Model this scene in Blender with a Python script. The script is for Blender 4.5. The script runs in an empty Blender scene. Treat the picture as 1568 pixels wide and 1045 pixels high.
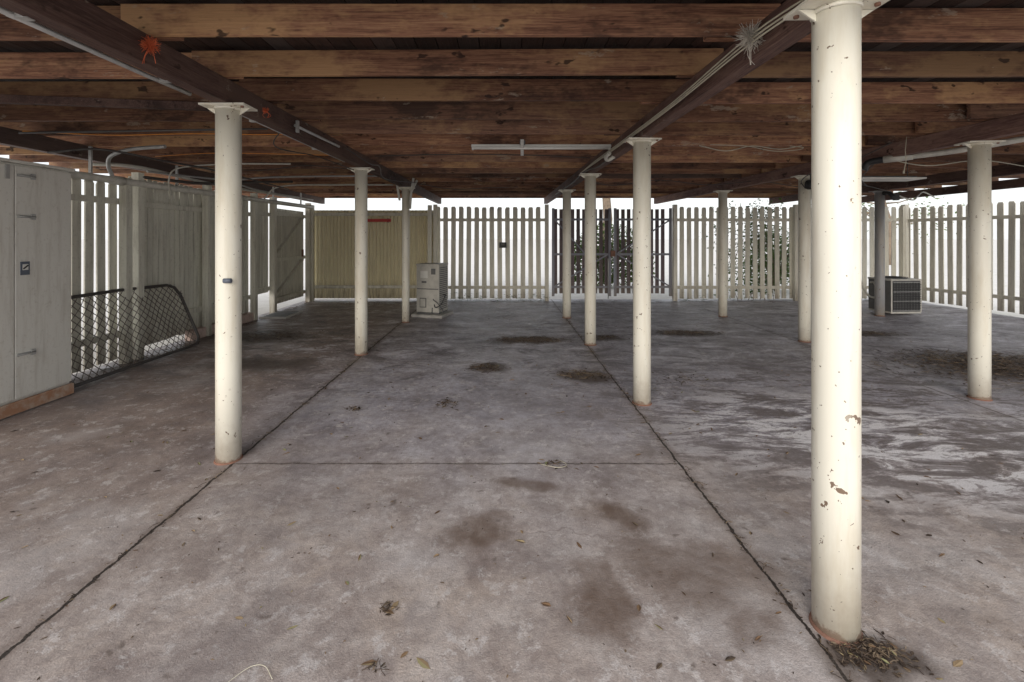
import bpy, math, random
from mathutils import Vector, Matrix
random.seed(7)
sc=bpy.context.scene
sc.view_settings.view_transform='Standard'
sc.view_settings.look='None'
sc.view_settings.exposure=0
R=random.random
def U(a,b): return a+(b-a)*random.random()

# ---------------------------------------------------------------- node helpers
class NT:
    def __init__(s,name):
        s.m=bpy.data.materials.new(name); s.m.use_nodes=True
        s.t=s.m.node_tree; s.b=s.t.nodes['Principled BSDF']
        s.tc=s.t.nodes.new('ShaderNodeTexCoord')
        s.P=s.tc.outputs['Object']
    def n(s,ty,**k):
        x=s.t.nodes.new(ty)
        for a,b in k.items(): setattr(x,a,b)
        return x
    def put(s,sock,v):
        if isinstance(v,bpy.types.NodeSocket): s.t.links.new(v,sock)
        elif v is not None:
            if isinstance(v,(tuple,list)) and len(v)==3 and sock.type=='RGBA': v=(*v,1)
            sock.default_value=v
    def math(s,op,a,b=None,c=None,clamp=False):
        x=s.n('ShaderNodeMath',operation=op,use_clamp=clamp)
        s.put(x.inputs[0],a); s.put(x.inputs[1],b); s.put(x.inputs[2],c)
        return x.outputs[0]
    def mapping(s,scale=(1,1,1),loc=(0,0,0),rot=(0,0,0),vec=None):
        x=s.n('ShaderNodeMapping'); s.put(x.inputs['Vector'],vec or s.P)
        x.inputs['Location'].default_value=loc; x.inputs['Scale'].default_value=scale; x.inputs['Rotation'].default_value=rot
        return x.outputs[0]
    def noise(s,scale,detail=4,rough=.55,vec=None,dist=0,col=False):
        x=s.n('ShaderNodeTexNoise'); s.put(x.inputs['Vector'],vec or s.P)
        x.inputs['Scale'].default_value=scale; x.inputs['Detail'].default_value=detail
        x.inputs['Roughness'].default_value=rough; x.inputs['Distortion'].default_value=dist
        return x.outputs['Color' if col else 'Fac']
    def mr(s,v,a,b,c=0,d=1,smooth=False):
        x=s.n('ShaderNodeMapRange'); x.clamp=True
        if smooth: x.interpolation_type='SMOOTHSTEP'
        s.put(x.inputs[0],v)
        for i,k in enumerate((a,b,c,d)): x.inputs[i+1].default_value=k
        return x.outputs[0]
    def mix(s,f,a,b,blend='MIX'):
        x=s.n('ShaderNodeMix',data_type='RGBA',blend_type=blend)
        s.put(x.inputs[0],f); s.put(x.inputs[6],a); s.put(x.inputs[7],b)
        return x.outputs[2]
    def ramp(s,v,stops):
        x=s.n('ShaderNodeValToRGB'); s.put(x.inputs[0],v)
        e=x.color_ramp.elements
        while len(e)<len(stops): e.new(.5)
        for i,(p,c) in enumerate(stops): e[i].position=p; e[i].color=(*c,1)
        return x.outputs[0]
    def xyz(s,vec=None):
        x=s.n('ShaderNodeSeparateXYZ'); s.put(x.inputs[0],vec or s.P); return x.outputs
    def island(s):
        return s.n('ShaderNodeNewGeometry').outputs['Random Per Island']
    def bump(s,h,strength=.3,dist=.01):
        x=s.n('ShaderNodeBump'); x.inputs['Strength'].default_value=strength; x.inputs['Distance'].default_value=dist
        s.put(x.inputs['Height'],h); s.put(s.b.inputs['Normal'],x.outputs[0])
    def out(s,col=None,rough=None,metal=None,spec=None):
        s.put(s.b.inputs['Base Color'],col); s.put(s.b.inputs['Roughness'],rough)
        s.put(s.b.inputs['Metallic'],metal)
        if spec is not None: s.b.inputs['Specular IOR Level'].default_value=spec
        return s.m

def mat_floor():
    s=NT('concrete_slab')
    wob=s.noise(1.6,4,.65,col=True)
    vm=s.n('ShaderNodeVectorMath',operation='SCALE')
    sub=s.n('ShaderNodeVectorMath',operation='SUBTRACT'); s.put(sub.inputs[0],wob); sub.inputs[1].default_value=(.5,.5,.5)
    s.put(vm.inputs[0],sub.outputs[0]); vm.inputs['Scale'].default_value=.6
    add=s.n('ShaderNodeVectorMath',operation='ADD'); s.put(add.inputs[0],s.P); s.put(add.inputs[1],vm.outputs[0])
    PW=add.outputs[0]
    def ell(x,y,rx,ry,rot=0,inner=.35,outer=1.1,vec=None):
        mp=s.n('ShaderNodeMapping',vector_type='TEXTURE'); s.put(mp.inputs[0],vec or PW)
        mp.inputs['Location'].default_value=(x,y,0); mp.inputs['Rotation'].default_value=(0,0,math.radians(rot)); mp.inputs['Scale'].default_value=(rx,ry,1)
        l=s.n('ShaderNodeVectorMath',operation='LENGTH'); s.put(l.inputs[0],mp.outputs[0])
        return s.mr(l.outputs['Value'],inner,outer,1,0,True)
    def mx(l):
        r=l[0]
        for k in l[1:]: r=s.math('MAXIMUM',r,k)
        return r
    big=s.noise(.6,5,.62); med=s.noise(2.6,7,.74,dist=.3); fine=s.noise(20,6,.78); grit=s.noise(150,2,.6)
    x,y,z=s.xyz()
    base=s.ramp(med,[(.32,(.29,.23,.21)),(.5,(.49,.42,.39)),(.68,(.63,.575,.55))])
    far=s.ramp(med,[(.32,(.22,.21,.245)),(.5,(.43,.415,.475)),(.70,(.62,.62,.70))])  # bluish sky sheen painted into the colour of the far floor
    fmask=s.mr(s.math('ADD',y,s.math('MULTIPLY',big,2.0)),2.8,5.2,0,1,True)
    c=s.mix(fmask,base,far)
    brown=s.ramp(med,[(.32,(.17,.115,.09)),(.55,(.32,.24,.20)),(.75,(.45,.38,.33))])
    lm=s.mr(s.math('ADD',x,s.math('MULTIPLY',big,1.6)),-1.7,-.5,1,0,True)
    c=s.mix(s.math('MULTIPLY',lm,s.mr(y,1.8,3.5,.5,.9)),c,brown)
    dust=s.mr(s.noise(1.1,6,.7,dist=.5),.48,.66,0,.6)
    c=s.mix(s.math('MULTIPLY',dust,s.mr(y,4.2,2,.12,1)),c,(.60,.49,.41))
    gr=s.noise(4.5,7,.80,dist=.2)
    c=s.mix(s.mr(gr,.50,.64,0,.55),c,(.225,.185,.175))
    c=s.mix(s.mr(fine,.43,.66,0,.5),c,(.23,.19,.18))
    c=s.mix(s.mr(s.noise(8,7,.84,dist=.2),.545,.60,0,.5),c,(.74,.70,.69))
    # large tonal patches so the slab is not uniform
    bp=s.noise(.9,4,.6,vec=s.mapping(loc=(5,2,0)))
    c=s.mix(s.mr(bp,.52,.66,0,.40),c,(.17,.145,.15))
    c=s.mix(s.mr(bp,.46,.34,0,.35),c,(.66,.63,.64))
    # right-hand rough, streaky area
    st=s.noise(3.0,8,.78,vec=s.mapping(scale=(.6,1.8,1),rot=(0,0,math.radians(-25))),dist=.5)
    area=ell(3.8,3.9,3.8,2.6,0,.3,1.15)
    c=s.mix(s.math('MULTIPLY',s.mr(st,.51,.44,0,.9),area),c,(.135,.11,.105))
    wmask=s.math('MULTIPLY',s.mr(st,.515,.55),ell(2.95,3.35,2.3,1.15,-12,.3,1.0))
    c=s.mix(s.math('MULTIPLY',wmask,.9),c,(.88,.86,.88))
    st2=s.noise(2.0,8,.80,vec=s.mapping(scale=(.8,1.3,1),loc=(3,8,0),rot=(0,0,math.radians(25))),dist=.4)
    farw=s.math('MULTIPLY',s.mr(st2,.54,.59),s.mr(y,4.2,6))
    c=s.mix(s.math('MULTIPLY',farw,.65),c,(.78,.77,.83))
    fard=s.math('MULTIPLY',s.mr(st2,.485,.41),s.mr(y,3.4,5.6))
    c=s.mix(s.math('MULTIPLY',fard,.8),c,(.13,.115,.125))
    # stains
    dk=mx([ell(-.12,2.3,.26,.13,15),ell(.85,2.08,.46,.28,-20),ell(.62,2.45,.18,.18),ell(.40,1.9,.14,.28),
           ell(.12,2.75,.3,.1),ell(1.0,1.8,.2,.14)])
    c=s.mix(s.math('MULTIPLY',dk,s.mr(med,.35,.62,.95,.55)),c,(.155,.105,.08))
    pk=mx([ell(.38,6.65,.75,.38),ell(2.85,7.15,.75,.3),ell(1.5,6.8,.4,.28),ell(5.9,5.3,1.6,1.0),ell(5.7,7.1,.7,.3),
           ell(-.19,5.25,.3,.26),ell(.85,4.95,.4,.28),ell(-3.7,6.9,1.0,.6),ell(-2.9,5.4,.9,.4),ell(1.3,1.62,.24,.15)])
    c=s.mix(s.math('MULTIPLY',pk,.92),c,(.075,.055,.045))
    vo=s.n('ShaderNodeTexVoronoi'); s.put(vo.inputs['Vector'],PW); vo.inputs['Scale'].default_value=6.5
    sp=s.math('MULTIPLY',s.mr(vo.outputs['Distance'],.06,.14,1,0),s.mr(gr,.45,.53))
    c=s.mix(s.math('MULTIPLY',sp,.65),c,(.13,.10,.085))
    vc=s.n('ShaderNodeTexVoronoi',feature='DISTANCE_TO_EDGE'); s.put(vc.inputs['Vector'],PW); vc.inputs['Scale'].default_value=.75
    ck=s.math('MULTIPLY',s.mr(vc.outputs['Distance'],.0,.006,1,0),s.mr(big,.50,.58))
    c=s.mix(s.math('MULTIPLY',ck,.45),c,(.15,.11,.10))
    # slab joints
    wb=s.math('MULTIPLY',s.math('SUBTRACT',s.noise(7,4,.7),.5),.045)
    wn=s.mr(fine,.3,.7,.003,.012)
    def joint(coord,c0,k,lo=None,hi=None,other=None):
        d=s.math('ABSOLUTE',s.math('SUBTRACT',s.math('ADD',coord,wb),c0))
        a=s.math('LESS_THAN',d,s.math('MULTIPLY',wn,k))
        soft=s.mr(d,0,.06*k,.6,0)
        if lo is not None:
            g=s.math('MULTIPLY',s.math('GREATER_THAN',other,lo),s.math('LESS_THAN',other,hi))
            a=s.math('MULTIPLY',a,g); soft=s.math('MULTIPLY',soft,g)
        return a,soft
    J=[joint(x,-1.79,1.1),joint(x,1.17,.9),joint(x,4.25,.6),joint(y,3.02,.45,-1.79,1.17,x),joint(y,7.6,.6,-1.79,1.17,x)]
    jm=mx([a for a,b in J]); js=mx([b for a,b in J])
    c=s.mix(s.math('MULTIPLY',js,s.mr(gr,.35,.6,.3,1)),c,(.16,.115,.09))
    c=s.mix(jm,c,(.03,.022,.018))
    c=s.mix(s.mr(grit,.40,.65,.0,.28),c,(.15,.13,.12))
    r=s.mr(s.math('ADD',s.math('MULTIPLY',med,.6),s.math('MULTIPLY',fine,.4)),.35,.62,.30,.66)
    h=s.math('ADD',s.math('MULTIPLY',fine,.9),s.math('MULTIPLY',grit,.3))
    h=s.math('SUBTRACT',h,s.math('MULTIPLY',jm,1.5))
    s.bump(h,.7,.008)
    return s.out(c,r,spec=.5)

def mat_wood(name,axis,pal,paint=0.0):
    s=NT(name)
    sc_=(.35,9,9) if axis=='x' else (9,.35,9)
    isl=s.island()
    off=s.n('ShaderNodeVectorMath',operation='ADD'); s.put(off.inputs[0],s.P)
    cx=s.n('ShaderNodeCombineXYZ'); s.put(cx.inputs[0],s.math('MULTIPLY',isl,37.)); s.put(cx.inputs[1],s.math('MULTIPLY',isl,91.)); s.put(off.inputs[1],cx.outputs[0])
    v=s.mapping(scale=sc_,vec=off.outputs[0])
    g=s.noise(3.0,6,.7,vec=v,dist=.3); g2=s.noise(16,4,.75,vec=v)
    pat=s.noise(1.1,6,.76,vec=s.mapping(scale=(.6,1.3,1.2) if axis=='x' else (1.3,.6,1.2),vec=off.outputs[0]))
    t=s.math('ADD',s.math('MULTIPLY',g,.5),s.math('MULTIPLY',g2,.5))
    c=s.ramp(t,[(.38,pal[0]),(.5,pal[1]),(.62,pal[2])])
    c=s.mix(s.mr(pat,.51,.60,0,.7),c,pal[3])
    c=s.mix(s.mr(pat,.46,.38,0,.75),c,(.055,.028,.022))
    br=s.mr(s.math('FRACT',s.math('MULTIPLY',isl,17.3)),0,1,.45,1.3)
    cc=s.n('ShaderNodeCombineColor'); 
    for i in range(3): s.put(cc.inputs[i],br)
    c=s.mix(1.0,c,cc.outputs[0],'MULTIPLY')
    # some boards greyer, some redder
    hue=s.math('FRACT',s.math('MULTIPLY',isl,5.7))
    c=s.mix(s.mr(hue,.6,1,0,.35),c,(.16,.13,.12))
    kn=s.noise(5,3,.6,vec=s.mapping(scale=(1,2,2) if axis=='x' else (2,1,2),vec=off.outputs[0]))
    c=s.mix(s.mr(kn,.65,.69,0,.85),c,(.03,.016,.013))
    if paint:
        pm=s.mr(s.noise(4.5,5,.72,vec=s.mapping(scale=(.6,1,1.6),loc=(4,4,4),vec=off.outputs[0])),.62,.66,0,paint)
        c=s.mix(pm,c,(.50,.43,.34))
    s.bump(t,.7,.007)
    return s.out(c,s.mr(g,.3,.7,.55,.85),spec=.3)

def mat_paint(name,a,b,dirt=(.24,.20,.15),dk=.5,rough=.5,zdirt=True,streak=True,spec=.4,metal=None):
    s=NT(name); isl=s.island()
    c=s.mix(isl,a,b)
    n=s.noise(5,6,.7,vec=s.mapping(scale=(3,3,.35) if streak else (1,1,1)))
    c=s.mix(s.mr(n,.48,.72,0,dk),c,dirt)
    n2=s.noise(30,4,.7)
    c=s.mix(s.mr(n2,.56,.70,0,dk*.7),c,dirt)
    if zdirt:
        z=s.xyz()[2]
        c=s.mix(s.math('MULTIPLY',s.mr(z,.5,.0),s.mr(n,.35,.6,.2,.9)),c,dirt)
    s.bump(s.math('ADD',n,n2),.15,.003)
    return s.out(c,rough,metal,spec)

def mat_post(name,col):
    s=NT(name)
    z=s.xyz()[2]
    n=s.noise(4,6,.65,vec=s.mapping(scale=(2.5,2.5,.4)))
    c=s.mix(s.mr(n,.46,.72,0,.55),col,(.58,.50,.36))
    ch=s.noise(20,3,.6); big=s.noise(2.2,3)
    m=s.math('MULTIPLY',s.mr(ch,.675,.68),s.mr(big,.44,.5))
    c=s.mix(m,c,(.20,.14,.10))
    m2=s.mr(s.noise(55,2,.5),.73,.74)
    c=s.mix(m2,c,(.14,.10,.07))
    rb=s.mr(s.math('ADD',z,s.math('MULTIPLY',s.noise(16,5,.75),.16)),.10,.115,1,0)
    c=s.mix(rb,c,s.mix(s.noise(30,5),(.20,.08,.055),(.46,.34,.25)))
    wp=s.mr(s.math('ADD',z,s.math('MULTIPLY',s.noise(12,5,.7),.5)),.28,.50,.5,0)
    c=s.mix(wp,c,(.50,.43,.34))
    s.bump(s.math('SUBTRACT',n,s.math('MULTIPLY',m,1.0)),.25,.003)
    return s.out(c,s.mr(n,.3,.7,.30,.45),spec=.5)

def mat_simple(name,col,rough=.6,metal=0,var=.25,scale=12,col2=None,spec=.5):
    s=NT(name); n=s.noise(scale,5,.65)
    c2=col2 or tuple(k*.55 for k in col)
    c=s.mix(s.mr(n,.42,.7,0,var*2),col,c2)
    s.bump(n,.15,.003)
    return s.out(c,rough,metal,spec)
def mat_leaf(name,stops,trans=0):
    s=NT(name); c=s.ramp(s.island(),stops)
    s.out(c,.6,spec=.3)
    if trans:
        tr=s.n('ShaderNodeBsdfTranslucent'); s.put(tr.inputs[0],c)
        mx=s.n('ShaderNodeMixShader'); mx.inputs[0].default_value=trans
        s.t.links.new(s.b.outputs[0],mx.inputs[1]); s.t.links.new(tr.outputs[0],mx.inputs[2])
        s.t.links.new(mx.outputs[0],s.t.nodes['Material Output'].inputs[0])
    return s.m

M={}
M['floor']=mat_floor()
M['joist']=mat_wood('weathered_joist_timber','x',[(.11,.048,.032),(.30,.145,.088),(.47,.265,.155),(.60,.36,.18)],.45)
M['bearer']=mat_wood('weathered_bearer_timber','y',[(.08,.042,.036),(.17,.095,.08),(.27,.17,.135),(.26,.16,.125)],.25)
M['boards']=mat_wood('floorboard_underside','y',[(.02,.012,.01),(.035,.02,.016),(.055,.032,.026),(.055,.032,.026)])  # aged timber, darkened further to stand in for shade between the joists
M['post']=mat_post('cream_painted_steel',(.80,.77,.67))
M['postgrey']=mat_post('grey_painted_steel',(.36,.36,.37))
M['cream']=mat_paint('cream_paling_paint',(.84,.81,.70),(.76,.73,.63),dk=.35)
M['creamgrey']=mat_paint('grey_cream_paling_paint',(.82,.80,.69),(.70,.68,.59),dk=.45)
M['corr']=mat_paint('cream_corrugated_steel',(.84,.77,.54),(.84,.77,.54),dk=.25)
M['gate']=mat_paint('dark_gate_paint',(.09,.065,.07),(.14,.10,.115),dk=.4)
M['gatesteel']=mat_paint('grey_gate_steel',(.26,.27,.32),(.26,.27,.32),dk=.3)
M['cab']=mat_paint('cabinet_paint',(.79,.77,.71),(.77,.75,.69),dirt=(.46,.41,.34),dk=.5,rough=.45,zdirt=False)
M['rust']=mat_simple('rusty_steel',(.26,.13,.09),.8,var=.4,col2=(.12,.07,.05))
M['orange']=mat_simple('rust_orange_timber',(.42,.22,.13),.8,var=.4,col2=(.55,.48,.40))
M['galv']=mat_simple('galvanised_conduit',(.50,.50,.49),.45,.4)
M['pvc']=mat_simple('pvc_pipe',(.66,.64,.57),.4,0,.25)
M['white']=mat_simple('white_enamel',(.80,.79,.75),.4,0,.12)
M['acw']=mat_simple('air_conditioner_enamel',(.60,.58,.53),.45,0,.2)
M['acg']=mat_simple('air_conditioner_dark_grey',(.16,.16,.16),.5,0,.2)  # plain dark grey of louvres, seams, pipes and small fittings
M['blk']=mat_simple('black_plastic',(.03,.03,.032),.5,0,.2)
M['label']=mat_simple('blue_grey_label',(.12,.14,.18),.5,0,.1)
M['red']=mat_simple('red_painted_pipe',(.55,.05,.04),.5)
M['wire']=mat_simple('dark_wire',(.10,.09,.085),.5,.3)
M['mesh']=mat_simple('rusted_mesh_wire',(.17,.14,.12),.6,.2)
M['cable']=mat_simple('pale_cable',(.60,.56,.44),.5)
M['orangecable']=mat_simple('orange_cable',(.75,.28,.05),.5)
M['pink']=mat_simple('pink_masonry',(.58,.44,.38),.85,0,.4,8)
M['conc']=mat_simple('plinth_concrete',(.5,.48,.45),.85,0,.3,8)
M['foliage']=mat_leaf('foliage',[(0,(.05,.09,.02)),(.5,(.09,.15,.035)),(1,(.17,.22,.08))],.4)
M['dry']=mat_leaf('dry_leaves',[(0,(.08,.05,.03)),(.45,(.20,.12,.07)),(.8,(.38,.28,.17)),(1,(.24,.27,.13))])
M['dirt']=mat_leaf('dark_debris',[(0,(.035,.025,.02)),(.6,(.085,.06,.045)),(1,(.24,.18,.12))])
M['bark']=mat_simple('bark',(.25,.19,.14),.9,0,.45,10)
M['frayr']=mat_simple('red_fibre',(.60,.13,.05),.8,0,.3)
M['frayg']=mat_simple('grey_fibre',(.55,.51,.45),.8,0,.3)
def mat_ground():
    s=NT('pale_dry_ground')
    a=s.noise(.35,5,.65); b=s.noise(5,5,.7)
    c=s.ramp(b,[(.3,(.60,.58,.55)),(.7,(.76,.74,.71))])
    c=s.mix(s.mr(a,.62,.74,0,.4),c,(.40,.42,.30))
    s.bump(b,.4,.02)
    return s.out(c,.95,spec=.2)
M['ground']=mat_ground()
M['drive']=mat_simple('pale_driveway_concrete',(.72,.70,.66),.9,0,.2,3,col2=(.60,.57,.53))

# ---------------------------------------------------------------- mesh builder
class MB:
    def __init__(s): s.v=[];s.f=[];s.mi=[];s.sm=[];s.mats=[]
    def m(s,k):
        if k not in s.mats: s.mats.append(k)
        return s.mats.index(k)
    def face(s,pts,mat,sm=False):
        b=len(s.v); s.v+= [tuple(p) for p in pts]; s.f.append(tuple(range(b,b+len(pts)))); s.mi.append(s.m(mat)); s.sm.append(sm)
    def box(s,c,d,mat,rz=0,M4=None,taper=1.0):
        b=len(s.v); hx,hy,hz=d[0]/2,d[1]/2,d[2]/2
        Rm=Matrix.Rotation(rz,3,'Z') if M4 is None else M4
        for sx,sy,sz in [(-1,-1,-1),(1,-1,-1),(1,1,-1),(-1,1,-1),(-1,-1,1),(1,-1,1),(1,1,1),(-1,1,1)]:
            k=taper if sz>0 else 1
            s.v.append(tuple(Vector(c)+Rm@Vector((sx*hx*k,sy*hy*k,sz*hz))))
        for q in [(0,3,2,1),(4,5,6,7),(0,1,5,4),(1,2,6,5),(2,3,7,6),(3,0,4,7)]:
            s.f.append(tuple(b+i for i in q)); s.mi.append(s.m(mat)); s.sm.append(False)
    def beam(s,p0,p1,w,h,mat,up=(0,0,1),roll=0):
        p0=Vector(p0);p1=Vector(p1); y=(p1-p0); L=y.length; y.normalize()
        x=y.cross(Vector(up)).normalized(); z=x.cross(y)
        Rm=Matrix((x,y,z)).transposed()
        if roll: Rm=Rm@Matrix.Rotation(roll,3,'Y')
        s.box((p0+p1)/2,(w,L,h),mat,M4=Rm)
    def tube(s,pts,r,mat,n=8,caps=True):
        pts=[Vector(p) for p in pts]; rs=r if isinstance(r,(list,tuple)) else [r]*len(pts)
        b=len(s.v); prev=None
        for i,p in enumerate(pts):
            t=(pts[min(i+1,len(pts)-1)]-pts[max(i-1,0)]).normalized()
            if prev is None:
                a=Vector((0,0,1)) if abs(t.z)<.9 else Vector((1,0,0))
                u=t.cross(a).normalized()
            else:
                u=(prev-t*prev.dot(t)).normalized()
            prev=u; w=t.cross(u)
            for k in range(n):
                an=2*math.pi*k/n
                s.v.append(tuple(p+(u*math.cos(an)+w*math.sin(an))*rs[i]))
        mi=s.m(mat)
        for i in range(len(pts)-1):
            for k in range(n):
                k2=(k+1)%n
                s.f.append((b+i*n+k,b+i*n+k2,b+(i+1)*n+k2,b+(i+1)*n+k)); s.mi.append(mi); s.sm.append(n>4)
        if caps:
            s.f.append(tuple(b+k for k in range(n))[::-1]); s.mi.append(mi); s.sm.append(False)
            e=b+(len(pts)-1)*n
            s.f.append(tuple(e+k for k in range(n))); s.mi.append(mi); s.sm.append(False)
    def build(s,name,parent=None,bevel=0):
        me=bpy.data.meshes.new(name); me.from_pydata(s.v,[],s.f); me.update()
        for k in s.mats: me.materials.append(M[k])
        me.polygons.foreach_set('material_index',s.mi)
        me.polygons.foreach_set('use_smooth',s.sm); me.update()
        o=bpy.data.objects.new(name,me); sc.collection.objects.link(o)
        if parent: o.parent=parent
        if bevel:
            b=o.modifiers.new('bev','BEVEL'); b.width=bevel; b.segments=1; b.limit_method='ANGLE'
        return o
def empty(name):
    e=bpy.data.objects.new(name,None); sc.collection.objects.link(e); return e
def cat(pts,k=6):
    P=[Vector(p) for p in pts]; P=[P[0]*2-P[1]]+P+[P[-1]*2-P[-2]]; out=[]
    for i in range(1,len(P)-2):
        for j in range(k):
            t=j/k; a,b,c,d=P[i-1],P[i],P[i+1],P[i+2]
            out.append(.5*((2*b)+(c-a)*t+(2*a-5*b+4*c-d)*t*t+(3*b-a-3*c+d)*t**3))
    out.append(P[-2]); return out

# ---------------------------------------------------------------- ground, slab
g=MB(); g.face([(-400,-400,-.06),(400,-400,-.06),(400,400,-.06),(-400,400,-.06)],'ground'); g.build('ground')
g=MB(); g.box((2.4,-5.6,-.03),(16,8,.05),'drive'); g.build('driveway')
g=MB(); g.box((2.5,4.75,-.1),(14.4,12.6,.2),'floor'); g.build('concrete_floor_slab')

# ---------------------------------------------------------------- timber house floor
house=empty('timber_house_subfloor')
YB0,YB1=1.25,12.1
BE=[(-4.78,-4.78),(-1.90,-1.68),(1.31,1.14),(4.52,4.06),(7.35,7.12),(9.2,9.2)]
b=MB()
for i,(a,c) in enumerate(BE):
    b.beam((a,YB0,2.47),(c,YB1,2.47),.095,.158,'bearer')
b.build('bearers',house,.004)
XL=-6.9
bays=[(XL,-1.70,.06),(-1.95,1.36,0),(1.12,4.55,.062),(4.2,7.42,0),(7.1,9.35,.062)]
j=MB()
for bi,(xa,xb,off) in enumerate(bays):
    k=-5
    while True:
        y=2.375+.563*k+off+U(-.02,.02)
        k+=1
        if y>YB1-.03: break
        if y<YB0: continue
        hz=U(.155,.176); sag=U(-.006,.006)
        j.beam((xa+U(-.08,.05),y+U(-.015,.015),2.553+hz/2+sag),(xb+U(-.05,.08),y+U(-.015,.015),2.553+hz/2-sag*.5),.040+U(-.004,.004),hz,'joist',roll=U(-.03,.03))
j.build('joists',house,.003)
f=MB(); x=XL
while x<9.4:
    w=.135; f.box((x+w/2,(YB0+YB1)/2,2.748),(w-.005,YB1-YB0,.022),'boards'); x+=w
f.box(((XL+9.4)/2,(YB0+YB1)/2,2.80),(9.5-XL,YB1-YB0+.1,.06),'boards')  # solid layer added above the boards to block sky light through their gaps
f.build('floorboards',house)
f=MB()
f.box(((XL+9.4)/2,YB1+.045,2.66),(9.4-XL,.03,.22),'joist')
f.beam((-4.6,3.15,2.50),(-2.3,3.55,2.52),.05,.06,'bearer')
f.build('perimeter_trim',house,.003)

# ---------------------------------------------------------------- posts
def post(x,y,mat='post',r=.078,top=2.378,ang=0,timber=False):
    b=MB(); n=40
    b.tube([(x,y,-.01),(x,y,.6),(x,y,1.5),(x,y,top)],r,mat,n)
    b.tube([(x,y,top-.02),(x,y,top-.002)],r+.006,mat,n)
    b.box((x,y,top+.004),(.30,.17,.012),mat,rz=ang)
    for sx in (-1,1):
        p=[(x+sx*r,y,top-.004),(x+sx*.145,y,top-.004),(x+sx*r,y,top-.05)]
        q=[(a,bb+.004,c) for a,bb,c in p]; p=[(a,bb-.004,c) for a,bb,c in p]
        b.face(p,mat); b.face(q[::-1],mat)
        for i in range(3):
            k=(i+1)%3; b.face([p[i],q[i],q[k],p[k]],mat)
    b.tube([(x,y,-.01),(x,y,.004),(x,y,.010)],[r+.012,r+.008,r+.001],'rust',n)
    for sx,sy in ((-1,1),(1,-1)):
        b.tube([(x+sx*.12,y+sy*.05,top-.012),(x+sx*.12,y+sy*.05,top+.012)],.01,'rust',6)
    return b.build('steel_post')
for x,y in [(1.28,1.75),(1.262,4.13),(1.226,6.38),(1.195,8.5),(-1.856,3.08),(-1.824,5.86),(4.45,4.25),(4.355,6.57),(4.18,8.65)]:
    post(x,y,ang=U(-.1,.1))
post(-1.72,8.06,r=.066)
post(7.22,8.72,'postgrey')
b=MB()
for dx in(-.09,.09): b.beam((-1.72+dx,7.98,2.15),(-1.72+dx*1.7,7.98,2.54),.05,.03,'pvc')
b.tube([(-1.62,7.95,2.0),(-1.60,7.95,2.3),(-1.5,7.95,2.5)],.02,'pvc'); b.build('post_brackets')
b=MB(); b.tube([(-1.838,2.995,1.215),(-1.79,3.0,1.215)],.016,'label',8); b.build('post_tag')
# ---------------------------------------------------------------- fences
def fence(name,p0,p1,pitch,w,h,rails,mat,t=.018,posts=(),side=-1,z0=.03,jit=.012,railmat=None,postmat=None,tip=True):
    b=MB(); p0=Vector((*p0,0));p1=Vector((*p1,0)); d=(p1-p0); L=d.length; d.normalize(); nrm=Vector((d.y,-d.x,0))*side
    rz=math.atan2(d.y,d.x); u=w/2+.01
    while u<L-w/2:
        hh=h+U(-jit,jit); z=z0+U(0,.02); c=p0+d*(u+U(-.004,.004))
        rot=Matrix.Rotation(rz,3,'Z')@Matrix.Rotation(U(-.008,.008),3,'Y')
        if tip:
            b.box((c.x,c.y,(z+hh-.04)/2),(w,t,hh-.04-z),mat,M4=rot)
            b.box((c.x,c.y,hh-.02+.0005),(w,t,.04),mat,M4=rot,taper=.7)
        else: b.box((c.x,c.y,(z+hh)/2),(w,t,hh-z),mat,M4=rot)
        u+=pitch
    for rz_ in rails:
        a=p0+nrm*(t/2+.022); c=p1+nrm*(t/2+.022)
        b.beam((a.x,a.y,rz_),(c.x,c.y,rz_),.04,.07,railmat or mat)
    for u in posts:
        c=p0+d*u+nrm*(t/2+.045+.05)
        b.box((c.x,c.y,(h+.05)/2),(.09,.09,h+.05),postmat or mat,rz=rz)
    return b.build(name)
YF=10.9
fence('paling_fence',(-1.62,YF),(1.08,YF),.185,.112,2.23,(1.92,.31),'cream',posts=(.02,2.66),side=1)
fence('paling_fence',(4.05,YF),(9.6,YF),.175,.104,2.23,(1.92,.31),'cream',posts=(.03,2.9,5.5),side=1)
fence('paling_fence',(9.6,YF-.05),(10.25,6.0),.18,.105,2.2,(1.90,.33),'cream',posts=(.03,2.4,4.6),side=1)
fence('paling_fence',(-4.62,3.0),(-4.62,5.5),.155,.105,2.16,(1.93,.35),'creamgrey',posts=(2.45,),side=1)
fence('close_boarded_fence',(-4.62,5.6),(-4.62,8.3),.098,.088,2.25,(1.92,.42),'creamgrey',posts=(.03,1.35,2.66),side=1,z0=.10)
b=MB(); b.box((-4.655,6.95,1.1),(.012,2.7,1.9),'creamgrey'); b.build('fence_backing_sheet')
b=MB(); b.box((-4.56,7.45,.07),(.12,1.7,.15),'pink'); b.build('masonry_kerb',bevel=.01)
b=MB()
for i in range(15):
    y=9.08+i*.1
    if y>10.55:break
    b.box((-4.62,y,1.12),(.018,.088,1.95),'creamgrey')
b.box((-4.64,9.8,1.12),(.01,1.5,1.9),'creamgrey')
for z in(.25,1.05,1.98): b.box((-4.585,9.78,z),(.05,1.5,.07),'creamgrey')
b.beam((-4.583,9.1,.3),(-4.583,10.4,1.0),.04,.07,'creamgrey',up=(1,0,0)); b.beam((-4.583,9.1,1.1),(-4.583,10.4,1.95),.04,.07,'creamgrey',up=(1,0,0))
b.box((-4.54,9.0,1.15),(.1,.1,2.3),'cream'); b.box((-4.54,10.62,1.15),(.1,.1,2.3),'cream'); b.box((-4.53,10.3,1.15),(.03,.05,.16),'rust')
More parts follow.
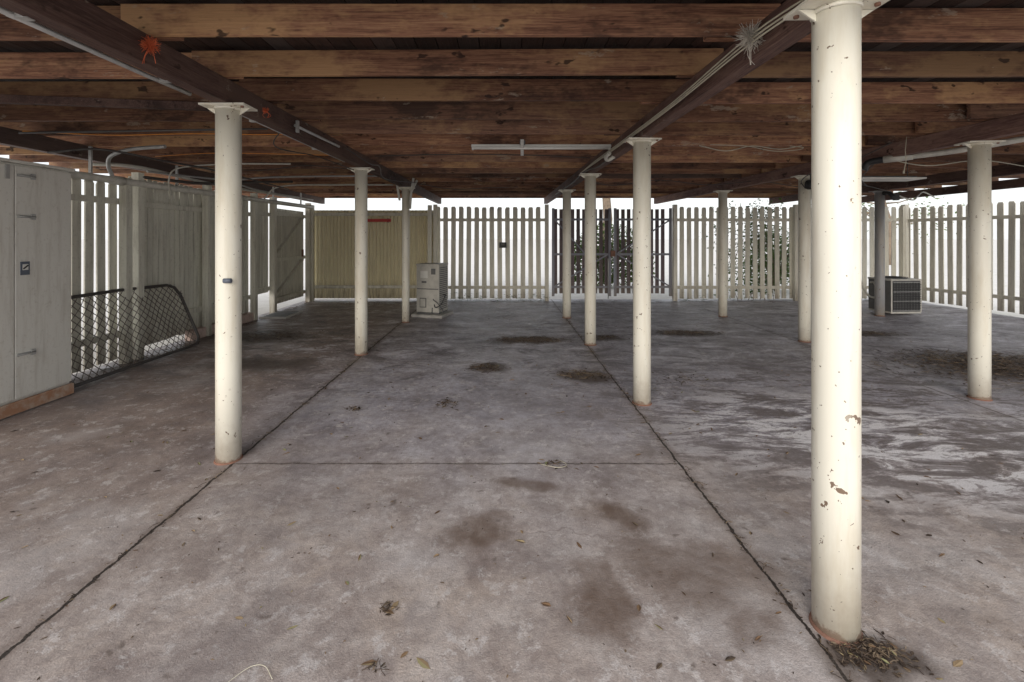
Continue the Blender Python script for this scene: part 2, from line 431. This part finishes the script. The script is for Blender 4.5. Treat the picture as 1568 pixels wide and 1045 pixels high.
b.build('timber_side_gate')
b=MB()
for i in range(6): b.box((-4.63,8.42+i*.1,1.3),(.018,.09,1.75),'creamgrey')
b.box((-4.59,8.68,1.95),(.05,.6,.07),'creamgrey');b.box((-4.59,8.68,.5),(.05,.6,.07),'creamgrey')
b.build('raised_paling_panel')
b=MB(); b.box((-4.25,8.75,.015),(.5,.7,.03),'conc'); 
for i in range(7): b.box((-4.25,8.48+i*.09,.034),(.4,.03,.01),'acg')
b.build('floor_drain_grate')
b=MB(); n=int((4.6-1.64)/.012); x0=-4.6
for i in range(n):
    xa=x0+i*.012; xb=xa+.012
    ya=10.86+.02*math.sin(xa*2*math.pi/.085); yb=10.86+.02*math.sin(xb*2*math.pi/.085)
    b.face([(xa,ya,.05),(xb,yb,.05),(xb,yb,2.15),(xa,ya,2.15)],'corr',True)
b.box((-3.1,10.80,2.05),(2.9,.05,.07),'creamgrey'); b.box((-3.1,10.80,.33),(2.9,.05,.07),'creamgrey')
for x in(-4.5,-1.72): b.box((x,10.72,1.13),(.09,.09,2.26),'cream')
b.build('corrugated_fence_panel')
b=MB(); b.box((-2.95,10.65,1.90),(.66,.03,.07),'red'); b.box((-3.2,10.70,1.90),(.03,.08,.09),'rust'); b.box((-2.7,10.70,1.90),(.03,.08,.09),'rust'); b.build('red_gate_bar')
b=MB()
for (xa,xb) in((1.2,2.55),(2.68,4.0)):
    x=xa+.06
    while x<xb-.04:
        b.box((x,YF,1.17),(.086,.016,2.02+U(-.01,.01)),'gate'); x+=.136
    for z in(.32,1.1,1.93): b.box(((xa+xb)/2,YF-.035,z),(xb-xa,.04,.05),'gatesteel')
    for x in(xa,xb): b.box((x,YF-.036,1.15),(.06,.045,2.1),'gatesteel')
b.beam((1.25,YF-.075,1.9),(1.95,YF-.075,1.12),.03,.04,'gatesteel',up=(0,1,0)); b.beam((1.25,YF-.075,.35),(2.5,YF-.075,1.1),.03,.04,'gatesteel',up=(0,1,0))
b.beam((2.72,YF-.075,1.1),(3.95,YF-.075,.35),.03,.04,'gatesteel',up=(0,1,0)); b.beam((2.72,YF-.075,1.12),(3.95,YF-.075,1.9),.03,.04,'gatesteel',up=(0,1,0))
b.box((2.61,YF-.10,1.12),(.10,.06,.14),'rust')
b.tube([(2.5,YF-.1,.05),(2.5,YF-.1,.9),(2.5,YF-.1,1.0)],.012,'galv'); 
b.build('double_driveway_gate')
b=MB(); b.box((0,YF-.1,1.32),(.17,.05,.13),'blk'); b.box((0,YF-.13,1.34),(.08,.02,.05),'acg'); b.build('gate_latch_box')

# ---------------------------------------------------------------- cabinet
cab=empty('storage_cabinet')
b=MB(); b.box((-4.44,3.55,1.10),(.58,1.62,2.06),'cab'); b.box((-4.43,3.55,2.145),(.64,1.66,.025),'cab'); b.build('carcass',cab,.004)
b=MB(); b.box((-4.135,3.29,1.12),(.024,1.10,1.98),'cab'); b.box((-4.135,4.10,1.12),(.024,.50,1.98),'cab'); b.build('doors',cab,.003)
b=MB(); b.box((-4.12,3.55,.06),(.03,1.62,.10),'orange'); b.build('kickboard',cab,.004)
b=MB()
for z in(2.03,1.68,.5):
    b.box((-4.118,3.93,z),(.012,.14,.022),'galv'); b.box((-4.112,3.985,z),(.012,.035,.05),'galv'); b.tube([(-4.105,3.86,z),(-4.105,4.0,z)],.006,'galv',6)
b.box((-4.115,3.78,2.05),(.01,.03,.12),'galv')
b.box((-4.121,3.925,1.235),(.006,.075,.115),'label'); b.box((-4.117,3.925,1.245),(.004,.045,.05),'white')
b.beam((-4.1145,3.905,1.23),(-4.1145,3.945,1.26),.003,.012,'blk',up=(0,0,1))
b.build('latches_and_label',cab)

# ---------------------------------------------------------------- wire mesh goal frame
b=MB(); L=1.98;H=.84;y0=4.34
def pp(u,v): return (-4.24-.27*v/H, y0+u, .03+v)
fr=[pp(0,H),pp(1.0,H+.01),pp(L-.22,H-.01),pp(L-.1,H-.05),pp(L-.03,H-.16),pp(L+.02,.35),pp(L+.06,.08),pp(L,.0),pp(L-.15,-.005),pp(1,0),pp(0,0)]
b.tube(fr,.019,'wire',8); b.tube([pp(.02,0),pp(.02,H)],.019,'wire',8)
st=.095; c=-H
while c<L:
    a0=max(0,c);a1=min(L,c+H)
    if a1-a0>.02: 
        k=int((a1-a0)/.05)+2
        for sgn in(0,1):
            pts=[]
            for i in range(k):
                u=a0+(a1-a0)*i/(k-1); v=(u-c) if not sgn else H-(u-c)
                if u>L-.12 and v>H-.1: continue
                p=pp(u,min(max(v,.0),H)); pts.append((p[0]+.012*math.sin(u*9+v*5),p[1],p[2]+.006*math.sin(u*23)))
            if len(pts)>1: b.tube(pts,.0042,'mesh',4,False)
    c+=st
b.build('wire_mesh_goal_frame')

# ---------------------------------------------------------------- pipes, conduits, cables
b=MB()
b.tube([(-4.44,4.55,2.15),(-4.44,10.6,2.20)],.04,'pvc',14)
b.tube(cat([(-4.44,5.2,2.16),(-4.42,5.1,2.3),(-4.3,5.0,2.4),(-4.0,4.9,2.45),(-3.6,4.85,2.47)]),.02,'galv',12)
b.tube([(-4.44,5.16,2.155),(-4.44,5.32,2.157)],.052,'pvc',14)
b.tube([(-4.44,7.6,2.17),(-4.44,7.72,2.17)],.05,'pvc',14)
for y in(4.9,6.2,7.5,8.8,10.): b.box((-4.44,y,2.33),(.03,.02,.3),'galv')
b.build('pvc_drain_pipe')
b=MB(); b.tube(cat([(-4.3,5.5,2.30),(-4.35,6.2,2.34),(-4.2,6.9,2.36),(-4.25,8,2.32),(-4.3,10.3,2.35)]),.014,'galv',8)
b.tube([(-4.25,4.0,2.42),(-2.1,4.06,2.47)],.010,'wire',8)
b.tube(cat([(-4.3,5.9,2.05),(-4.33,5.9,2.25),(-4.2,5.9,2.4),(-3.6,5.95,2.46),(-2.8,6.0,2.47)]),.010,'pvc',8)
b.tube(cat([(-4.5,5.6,2.25),(-4.3,6.6,2.28),(-4.1,7.4,2.40),(-3.7,8.0,2.48)]),.02,'wire',8)
b.tube(cat([(-4.5,7.0,2.32),(-3.9,7.2,2.44),(-3.0,7.3,2.48),(-2.0,7.4,2.50)]),.014,'galv',8)
b.tube(cat([(-4.6,4.6,2.36),(-4.2,4.75,2.42),(-3.9,5.2,2.38),(-3.95,6.4,2.42),(-4.0,8.5,2.40)]),.012,'wire',8)
b.tube(cat([(-4.7,5.2,2.34),(-4.45,5.6,2.36),(-4.35,7.0,2.30),(-4.4,9.8,2.36)]),.02,'pvc',8)
b.tube(cat([(-4.3,8.2,2.2),(-4.0,8.2,2.42),(-3.0,8.3,2.46),(-2.0,8.3,2.46)]),.014,'pvc',8)
b.build('water_pipe')
b=MB()
b.tube([(-1.99,1.3,2.40),(-1.965,2.5,2.395),(-1.96,2.85,2.40)],.014,'galv',8)
b.tube([(-1.92,3.3,2.405),(-1.88,5.4,2.405)],.013,'galv',8); b.tube([(-1.78,3.9,2.46),(-1.73,4.8,2.46)],.013,'galv',8)
for y in(1.85,2.6,3.5,4.6): b.box((-1.97+y*.015,y,2.405),(.05,.035,.035),'galv')
b.box((-1.955,1.85,2.40),(.10,.03,.014),'galv'); b.box((-1.76,3.9,2.45),(.02,.03,.1),'galv')
b.build('galvanised_conduit')
b=MB()
for o in(0,.012,.026):
    b.tube(cat([(1.235-o*.4,1.3,2.43+o),(1.22,1.6,2.415+o),(1.20,2.2,2.44+o*1.5),(1.19,3.2,2.42+o),(1.18,4.6,2.43+o),(1.14,5.6,2.42+o),(1.12,6.6,2.43)]),.0045,'cable',6)
b.tube(cat([(1.22,5.0,2.39),(1.17,5.05,2.36),(1.13,5.0,2.38),(1.15,4.9,2.41)]),.022,'pvc',8)
b.tube(cat([(1.21,5.0,2.40),(1.17,5.6,2.37),(1.12,6.2,2.40),(1.12,7.4,2.38),(1.10,9.5,2.40)]),.009,'wire',8)
b.build('electrical_cable')
b=MB(); b.tube(cat([(-4.6,4.36,2.52),(-3.8,4.40,2.49),(-3.0,4.40,2.505),(-2.4,4.40,2.495),(-1.9,4.4,2.50)]),.006,'orangecable',6)
b.tube(cat([(-4.2,5.5,2.48),(-3.4,5.5,2.52),(-2.0,5.55,2.5)]),.005,'orangecable',6)
b.build('orange_power_cable')
b=MB()
b.tube(cat([(-1.7,4.9,2.47),(-1.55,5.3,2.36),(-1.6,5.9,2.42),(-1.7,6.6,2.35),(-1.5,7.9,2.45)]),.006,'wire',6)
b.tube(cat([(-4.5,6.5,2.52),(-3.5,6.5,2.46),(-2.8,6.52,2.53),(-1.9,6.5,2.45)]),.006,'wire',6)
b.tube(cat([(-1.5,8.0,2.45),(-.9,8.3,2.38),(-.3,8.6,2.44),(.3,9.0,2.50)]),.006,'wire',6)
b.tube(cat([(1.2,7.2,2.45),(1.8,7.5,2.36),(2.6,7.6,2.46),(3.4,7.6,2.38),(4.2,7.7,2.45)]),.006,'wire',6)
b.tube(cat([(4.2,7.4,2.42),(5.2,7.5,2.30),(6.0,7.8,2.42),(7.1,8.3,2.33)]),.007,'wire',6)
b.tube(cat([(4.6,5.6,2.5),(5.3,5.7,2.40),(6.2,5.9,2.5),(7.2,6.1,2.42)]),.006,'cable',6)
b.tube(cat([(7.25,8.6,2.38),(7.8,8.7,2.22),(8.1,8.9,2.30),(8.5,9.2,2.42),(9.1,9.6,2.35)]),.014,'pvc',6)
b.tube(cat([(2.2,5.1,2.53),(2.5,5.1,2.47),(2.8,5.12,2.53),(3.1,5.1,2.49),(3.35,5.1,2.53)]),.005,'cable',6)
b.tube(cat([(2.3,5.05,2.53),(2.7,5.05,2.515),(3.0,5.05,2.46),(3.25,5.05,2.47),(3.34,5.06,2.50),(3.2,5.07,2.52)]),.004,'cable',6)
b.tube(cat([(4.42,5.3,2.45),(4.3,5.35,2.3),(4.25,5.4,2.2),(4.4,5.5,2.12)]),.006,'wire',6)
b.tube(cat([(4.1,4.8,2.5),(4.0,5.2,2.38),(4.0,5.8,2.35),(4.2,6.4,2.30),(4.32,6.5,2.2)]),.006,'wire',6)
b.tube(cat([(-1.9,4.0,2.50),(-2.3,4.6,2.42),(-2.2,5.4,2.46),(-1.9,5.8,2.36)]),.006,'wire',6)
b.tube(cat([(-1.6,5.7,2.52),(-.6,5.72,2.545),(.4,5.7,2.53),(1.1,5.72,2.5)]),.006,'wire',6)
b.build('loose_ceiling_cable')
b=MB(); b.tube(cat([(5.3,4.3,2.50),(4.7,4.7,2.40),(4.35,5.05,2.38)]),.030,'pvc',14)
b.tube([(4.45,4.94,2.385),(4.28,5.12,2.375)],.04,'pvc',14); b.tube(cat([(4.3,5.1,2.378),(4.2,5.22,2.36),(4.16,5.25,2.28)]),.036,'blk',14)
b.build('waste_pipe')
fl=empty('fluorescent_batten_light')
b=MB(); b.box((.42,5.0,2.505),(1.53,.055,.03),'white'); b.box((.42,4.965,2.488),(1.5,.012,.012),'white'); b.build('batten_body',fl,.004)
b=MB(); b.tube([(-.33,5.0,2.478),(1.17,5.0,2.478)],.011,'white',10); 
for x in(-.33,1.17): b.box((x,5,2.487),(.02,.05,.045),'white')
b.build('tube',fl)
b=MB(); b.beam((.20,4.72,2.51),(.225,5.3,2.46),.035,.016,'white'); b.box((.215,5.0,2.535),(.06,.06,.05),'acg'); b.build('bracket',fl)
hl=empty('hanging_light_fixture')
b=MB(); b.box((5.25,6.3,2.305),(.95,.32,.022),'white'); b.box((5.25,6.3,2.33),(.85,.14,.03),'acg'); b.build('tray',hl,.004)
b=MB(); 
for x in(4.9,5.6): b.tube([(x,6.3,2.33),(x,6.3,2.56)],.005,'wire',6)
b.build('hangers',hl)
b=MB(); b.tube([(4.17,4.7,2.54),(4.155,4.7,2.40),(4.165,4.7,2.3),(4.14,4.7,2.17)],.004,'cable',6); b.tube([(4.14,4.7,2.19),(4.14,4.7,2.16)],.008,'cable',6)
b.build('pull_cord')
b=MB(); b.box((7.3,8.45,2.25),(.08,.06,.12),'blk'); b.tube([(7.22,8.62,2.34),(7.22,8.5,2.33),(7.22,8.4,2.24)],.04,'blk',10); b.build('security_light')
b=MB(); b.tube([(4.33,6.45,2.25),(4.36,6.35,2.24)],.07,'blk',16); b.box((4.36,6.42,2.33),(.03,.04,.12),'blk'); b.build('floodlight')
def tuft(name,c,r,mat,n=170):
    b=MB(); c=Vector(c)
    for i in range(n):
        d=Vector((random.gauss(0,1),random.gauss(0,1),random.gauss(0,1))).normalized(); l=r*U(.45,1.05)
        e=c+d*l; m=c+d*l*.5+Vector((U(-1,1),U(-1,1),U(-1,1)))*r*.15
        b.tube([c+d*r*.1,m,e],[.0018,.0015,.0008],mat,3,False)
    for i in range(3): b.tube(cat([c,c+Vector((U(-.03,.03),U(-.03,.03),-r)),c+Vector((U(-.04,.04),0,-r*1.7))],3),.0016,mat,4)
    b.build(name)
tuft('frayed_red_rope',(-1.80,2.32,2.48),.055,'frayr',220)
tuft('frayed_red_rope',(-1.72,3.3,2.42),.03,'frayr',80)
tuft('frayed_grey_rope',(1.20,2.20,2.47),.080,'frayg',300)

# ---------------------------------------------------------------- air conditioners
def ac_tall(x,y,rz):
    e=empty('air_conditioner_condenser'); e.location=(x,y,0); e.rotation_euler=(0,0,rz)
    b=MB(); b.box((0,0,.53),(.46,.42,.88),'acw'); b.box((0,0,.985),(.48,.44,.03),'acw'); b.box((0,0,.075),(.44,.40,.03),'acg'); b.build('casing',e,.004)
    b=MB(); b.box((0,-.214,.76),(.43,.008,.40),'acw'); b.box((0,-.214,.30),(.43,.008,.40),'acw')
    b.box((0,-.213,.53),(.44,.010,.016),'acg')
    b.box((-.07,-.2205,.80),(.15,.004,.13),'white'); b.box((.12,-.2205,.86),(.09,.004,.11),'acg'); b.box((-.07,-.2205,.66),(.10,.004,.04),'acg')
    b.box((-.09,-.222,.27),(.13,.01,.18),'acg'); b.box((-.09,-.228,.27),(.105,.01,.15),'acw')
    for k in range(22): b.box((.2335,0,.15+k*.037),(.006,.36,.016),'acg')
    b.build('panels',e,.001)
    b=MB(); 
    b.tube(cat([(.12,-.22,.34),(.16,-.28,.33),(.24,-.29,.28),(.30,-.22,.16),(.28,-.10,.08)]),.010,'acg',8)
    b.tube(cat([(.14,-.22,.24),(.20,-.29,.20),(.30,-.27,.26),(.34,-.18,.40),(.30,-.08,.42),(.23,-.02,.40)]),.009,'blk',8)
    b.tube(cat([(.10,-.22,.18),(.10,-.26,.08),(.0,-.27,.07),(-.2,-.27,.07)]),.009,'acg',8); b.build('pipework',e)
    b=MB(); b.box((.02,-.02,.03),(.62,.58,.058),'conc'); b.build('plinth',e,.008)
ac_tall(-1.36,8.78,math.radians(-16))
def ac_low(x,y,rz):
    e=empty('air_conditioner_condenser'); e.location=(x,y,0); e.rotation_euler=(0,0,rz)
    b=MB(); b.box((0,0,.37),(.62,.5,.60),'acg'); b.box((0,0,.685),(.64,.52,.03),'acw'); b.box((0,0,.06),(.62,.5,.04),'acw')
    for sx in(-1,1): b.box((sx*.3,-.253,.37),(.03,.01,.60),'acw')
    b.build('casing',e,.004)
    b=MB()
    for k in range(18): b.box((-.27+k*.0318,-.262,.37),(.006,.008,.57),'blk')
    for k in range(13): b.box((0,-.272,.10+k*.045),(.57,.006,.008),'galv' if k%4==0 else 'blk')
    b.build('grille',e)
    b=MB(); b.tube([(0,0,.7),(0,0,.712)],.2,'acg',24)
    for k in range(5): 
        r=.05+k*.04; b.tube([(r*math.cos(t*math.pi/10),r*math.sin(t*math.pi/10),.722) for t in range(21)],.004,'blk',4,False)
    b.tube(cat([(-.32,-.1,.2),(-.45,-.15,.3),(-.5,-.1,.6),(-.5,0,.62)]),.018,'pvc',8); b.build('fan_guard',e)
ac_low(7.72,8.98,math.radians(4))
b=MB(); b.box((7.0,9.25,.36),(.10,.3,.68),'pvc'); b.box((6.98,9.22,.74),(.16,.34,.03),'acw')
b.tube(cat([(7.05,9.0,.7),(7.1,8.95,.5),(7.2,8.95,.35),(7.4,8.98,.3)]),.02,'pvc',8); b.build('pump_housing')

# ---------------------------------------------------------------- litter
def leaf(b,x,y,z,s,mat,tilt=.35,asp=.38):
    a=U(0,6.28); ca,sa=math.cos(a),math.sin(a); w=s*asp*U(.6,1.3); cz=s*U(.02,.22)
    tx=U(-tilt,tilt)*s; 
    P=[(-s,0,0),(-s*.3,-w,cz+tx*.3),(s*.45,-w*.8,cz),(s,0,.1*s),(s*.45,w*.8,cz*1.5),(-s*.3,w,cz*.6)]
    pts=[(x+px*ca-py*sa,y+px*sa+py*ca,z+.002+max(pz,0)) for px,py,pz in P]
    b.face([pts[0],pts[1],pts[2],pts[3]],mat); b.face([pts[0],pts[3],pts[4],pts[5]],mat)
b=MB()
for i in range(1150):
    y=1.3+9*R()**1.3; x=U(-4.4,9); leaf(b,x,y,0,U(.005,.024)*(1 if R()<.8 else .5),'dry' if R()<.7 else 'dirt')
for i in range(900): leaf(b,U(-3,4),U(1.4,4.8),0,U(.002,.008),'dirt' if R()<.6 else 'dry')
for i in range(55): leaf(b,U(-2.8,3.6),U(1.5,5),0,U(.02,.036),'dry',asp=.28)
for (x,y,s) in [(-.46,1.82,.03),(-.44,1.85,.03),(-.47,1.6,.03),(-.28,1.6,.035),(.55,1.84,.02),(-.12,1.5,.03),(1.6,1.6,.03),(.6,1.75,.02)]: leaf(b,x,y,0,s,'dry')
b.build('leaf_litter')
b=MB()
def pile(cx,cy,rx,ry,n,smax=.03,sticks=.5,h=.03,ls=1):
    for i in range(n):
        x=cx+random.gauss(0,rx*.45); y=cy+random.gauss(0,ry*.45)
        d=math.hypot((x-cx)/rx,(y-cy)/ry); z=max(0,1-d)*h*R()
        if R()<sticks:
            a=U(0,3.14); l=U(.02,.07)*ls; dx,dy=math.cos(a)*l,math.sin(a)*l
            b.tube([(x-dx,y-dy,z+.003),(x+U(-.01,.01)*ls,y+U(-.01,.01)*ls,z+.005+U(0,.01)*ls),(x+dx,y+dy,z+.003)],U(.0008,.002),'dirt',3,False)
        else: leaf(b,x,y,z,U(.006,smax),'dirt' if R()<.85 else 'dry')
pile(.38,6.65,.55,.24,700); pile(2.85,7.15,.55,.2,450); pile(1.5,6.8,.3,.2,160); pile(5.8,5.3,1.15,.7,3200,.035,h=.08); pile(5.7,7.1,.5,.2,250)
pile(-.19,5.25,.22,.2,170); pile(.85,4.95,.3,.22,200); pile(-3.6,6.95,.7,.35,350); pile(-.5,4.1,.12,.1,40); pile(-1.3,3.95,.08,.08,30)
pile(-.46,1.83,.04,.03,26,.014,ls=.4); pile(-.44,1.58,.035,.025,14,.014,ls=.4); pile(.32,3.0,.12,.06,16,ls=.5); pile(1.32,1.64,.14,.08,420,.016,h=.03,ls=.3,sticks=.3); pile(-3.0,10.3,1.2,.3,200); pile(1.9,4.8,.3,.2,60)
for i in range(160):
    y=U(1,9); pile(-1.79+U(-.02,.02),y,.03,.05,2,.010,ls=.4); pile(1.17+U(-.02,.02),y,.03,.05,3,.010,ls=.4)
for i in range(60): pile(U(-1.6,9),U(10.4,10.8),.1,.1,5,.03)
for i in range(40): pile(-4.45+U(-.05,.1),U(4.4,10.5),.06,.15,8,.03)
b.build('debris_pile')
b=MB()
for i in range(90):
    x=U(-1.5,1.1) if R()<.7 else U(4.2,9); h=U(.04,.2)
    y=10.75+U(-.06,.06)
    for k in range(5):
        dx,dy=U(-.07,.07),U(-.05,.05); leaf(b,x+dx,y+dy,h*R(),U(.02,.045),'foliage')
b.build('weeds')
b=MB(); b.tube(cat([(-.93,1.52,.006),(-.88,1.58,.008),(-.83,1.585,.008),(-.78,1.54,.006)]),.0012,'cable',5); b.tube(cat([(.25,3.0,.006),(.35,2.93,.02),(.42,2.98,.01),(.38,3.06,.006)]),.002,'cable',5); b.build('wire_offcut')

# ---------------------------------------------------------------- trees
def tree(name,x,y,h,cr,n,seed,trunk=.16,leaf_s=.11,low=.35):
    rnd=random.Random(seed); b=MB()
    tp=[Vector((x,y,-.06))]
    for i in range(1,7): tp.append(Vector((x+rnd.uniform(-.12,.12)*i*.5,y+rnd.uniform(-.12,.12)*i*.5,h*.75*i/6)))
    b.tube(tp,[trunk*(1-.12*i) for i in range(7)],'bark',10)
    tips=[]
    for i in range(16):
        k=rnd.uniform(low,1)*6; i0=min(int(k),5); s0=tp[i0].lerp(tp[i0+1],k-i0)
        a=rnd.uniform(0,6.28); l=cr*rnd.uniform(.5,1.1); e=s0+Vector((math.cos(a)*l,math.sin(a)*l,rnd.uniform(.1,.6)*l))
        m=s0.lerp(e,.5)+Vector((rnd.uniform(-.2,.2),rnd.uniform(-.2,.2),-.08*l))
        b.tube([s0,m,e],[trunk*.35,trunk*.2,.012],'bark',6)
        tips+= [e,m.lerp(e,.5),e+Vector((rnd.uniform(-.5,.5),rnd.uniform(-.5,.5),rnd.uniform(-.3,.4)))*cr*.4]
    for i in range(n):
        c=rnd.choice(tips); rr=cr*.24
        p=c+Vector((rnd.gauss(0,rr),rnd.gauss(0,rr),rnd.gauss(0,rr*.8)))
        d1=Vector((rnd.gauss(0,1),rnd.gauss(0,1),rnd.gauss(0,1))).normalized(); d2=d1.orthogonal().normalized()
        s=leaf_s*rnd.uniform(.5,1.2)
        b.face([p-d1*s,p-d2*s*.45,p+d1*s,p+d2*s*.45],'foliage')
    b.build(name)
tree('shade_tree',3.5,15.5,8.5,1.6,2600,1,.20,low=.7)
tree('shade_tree',22,26,7,2.8,1500,7,low=.4)
def bush(name,cx,cy,rx,ry,h,n,s=.07,seed=1):
    rnd=random.Random(seed); b=MB()
    for i in range(14):
        a=rnd.uniform(0,6.28); b.tube([(cx,cy,-.06),(cx+math.cos(a)*rx*.4,cy+math.sin(a)*ry*.4,h*.5),(cx+math.cos(a)*rx*.8,cy+math.sin(a)*ry*.8,h*rnd.uniform(.6,.95))],[.03,.02,.008],'bark',5)
    for i in range(n):
        a=rnd.uniform(0,6.28); q=rnd.random()**.5
        p=Vector((cx+math.cos(a)*rx*q+rnd.gauss(0,.1),cy+math.sin(a)*ry*q,h*(1-q*q*.5)*rnd.random()**.7))
        d1=Vector((rnd.gauss(0,1),rnd.gauss(0,1),rnd.gauss(0,1))).normalized(); d2=d1.orthogonal().normalized(); k=s*rnd.uniform(.5,1.2)
        b.face([p-d1*k,p-d2*k*.5,p+d1*k,p+d2*k*.5],'foliage')
    b.build(name)
bush('shrub',3.3,14.2,1.3,.5,2.0,4200,.07,seed=3)
bush('shrub',7.9,13.2,.9,.5,1.9,2600,.06,seed=8)
b=MB()
for k in range(9):
    x=U(5.6,6.7); pts=[(x,YF+.06,0)]
    for i in range(1,7): pts.append((pts[-1][0]+U(-.18,.18),YF+U(.03,.1),i*.34))
    b.tube(cat(pts,3),.007,'bark',5)
    for i in range(320):
        t=random.choice(pts[1:]); dx=random.gauss(0,.16)
        leafp=Vector((t[0]+dx,YF+.07+U(-.02,.2),t[2]+random.gauss(0,.17)))
        d1=Vector((random.gauss(0,1),random.gauss(0,.5),random.gauss(0,1))).normalized(); d2=d1.orthogonal().normalized(); s=U(.02,.05)
        b.face([leafp-d1*s,leafp-d2*s*.6,leafp+d1*s,leafp+d2*s*.6],'foliage')
b.build('climbing_vine')

# ---------------------------------------------------------------- light : bright hazy sky, soft sun from behind the camera
el=math.radians(24); az=math.radians(192)
sdir=Vector((math.sin(az)*math.cos(el),math.cos(az)*math.cos(el),math.sin(el)))
w=bpy.data.worlds.new('World'); sc.world=w; w.use_nodes=True
nt=w.node_tree; bg=nt.nodes['Background']; sky=nt.nodes.new('ShaderNodeTexSky'); sky.sky_type='NISHITA'; sky.sun_disc=False
sky.sun_elevation=el; sky.sun_rotation=az; sky.dust_density=2; sky.air_density=1.0; sky.ozone_density=.6
hz=nt.nodes.new('ShaderNodeMix'); hz.data_type='RGBA'; hz.inputs[0].default_value=.7; hz.inputs[7].default_value=(9.2,9.3,9.5,1)  # white cloud haze
nt.links.new(sky.outputs[0],hz.inputs[6]); nt.links.new(hz.outputs[2],bg.inputs[0]); bg.inputs[1].default_value=.15
sl=bpy.data.lights.new('sun','SUN'); sl.energy=2.0; sl.angle=math.radians(45); sl.color=(1,.96,.90)
so=bpy.data.objects.new('sun',sl); sc.collection.objects.link(so); so.rotation_euler=(-sdir).to_track_quat('-Z','Y').to_euler(); so.location=(-10,-5,15)
cam=bpy.data.cameras.new('camera'); co=bpy.data.objects.new('camera',cam); sc.collection.objects.link(co)
co.location=(0,0,1.5); co.rotation_euler=(math.radians(90),0,0)
cam.sensor_width=36; cam.lens=16.0; cam.shift_x=14/1568; cam.shift_y=-158.5/1568; cam.clip_end=1500; cam.clip_start=.05
sc.camera=co
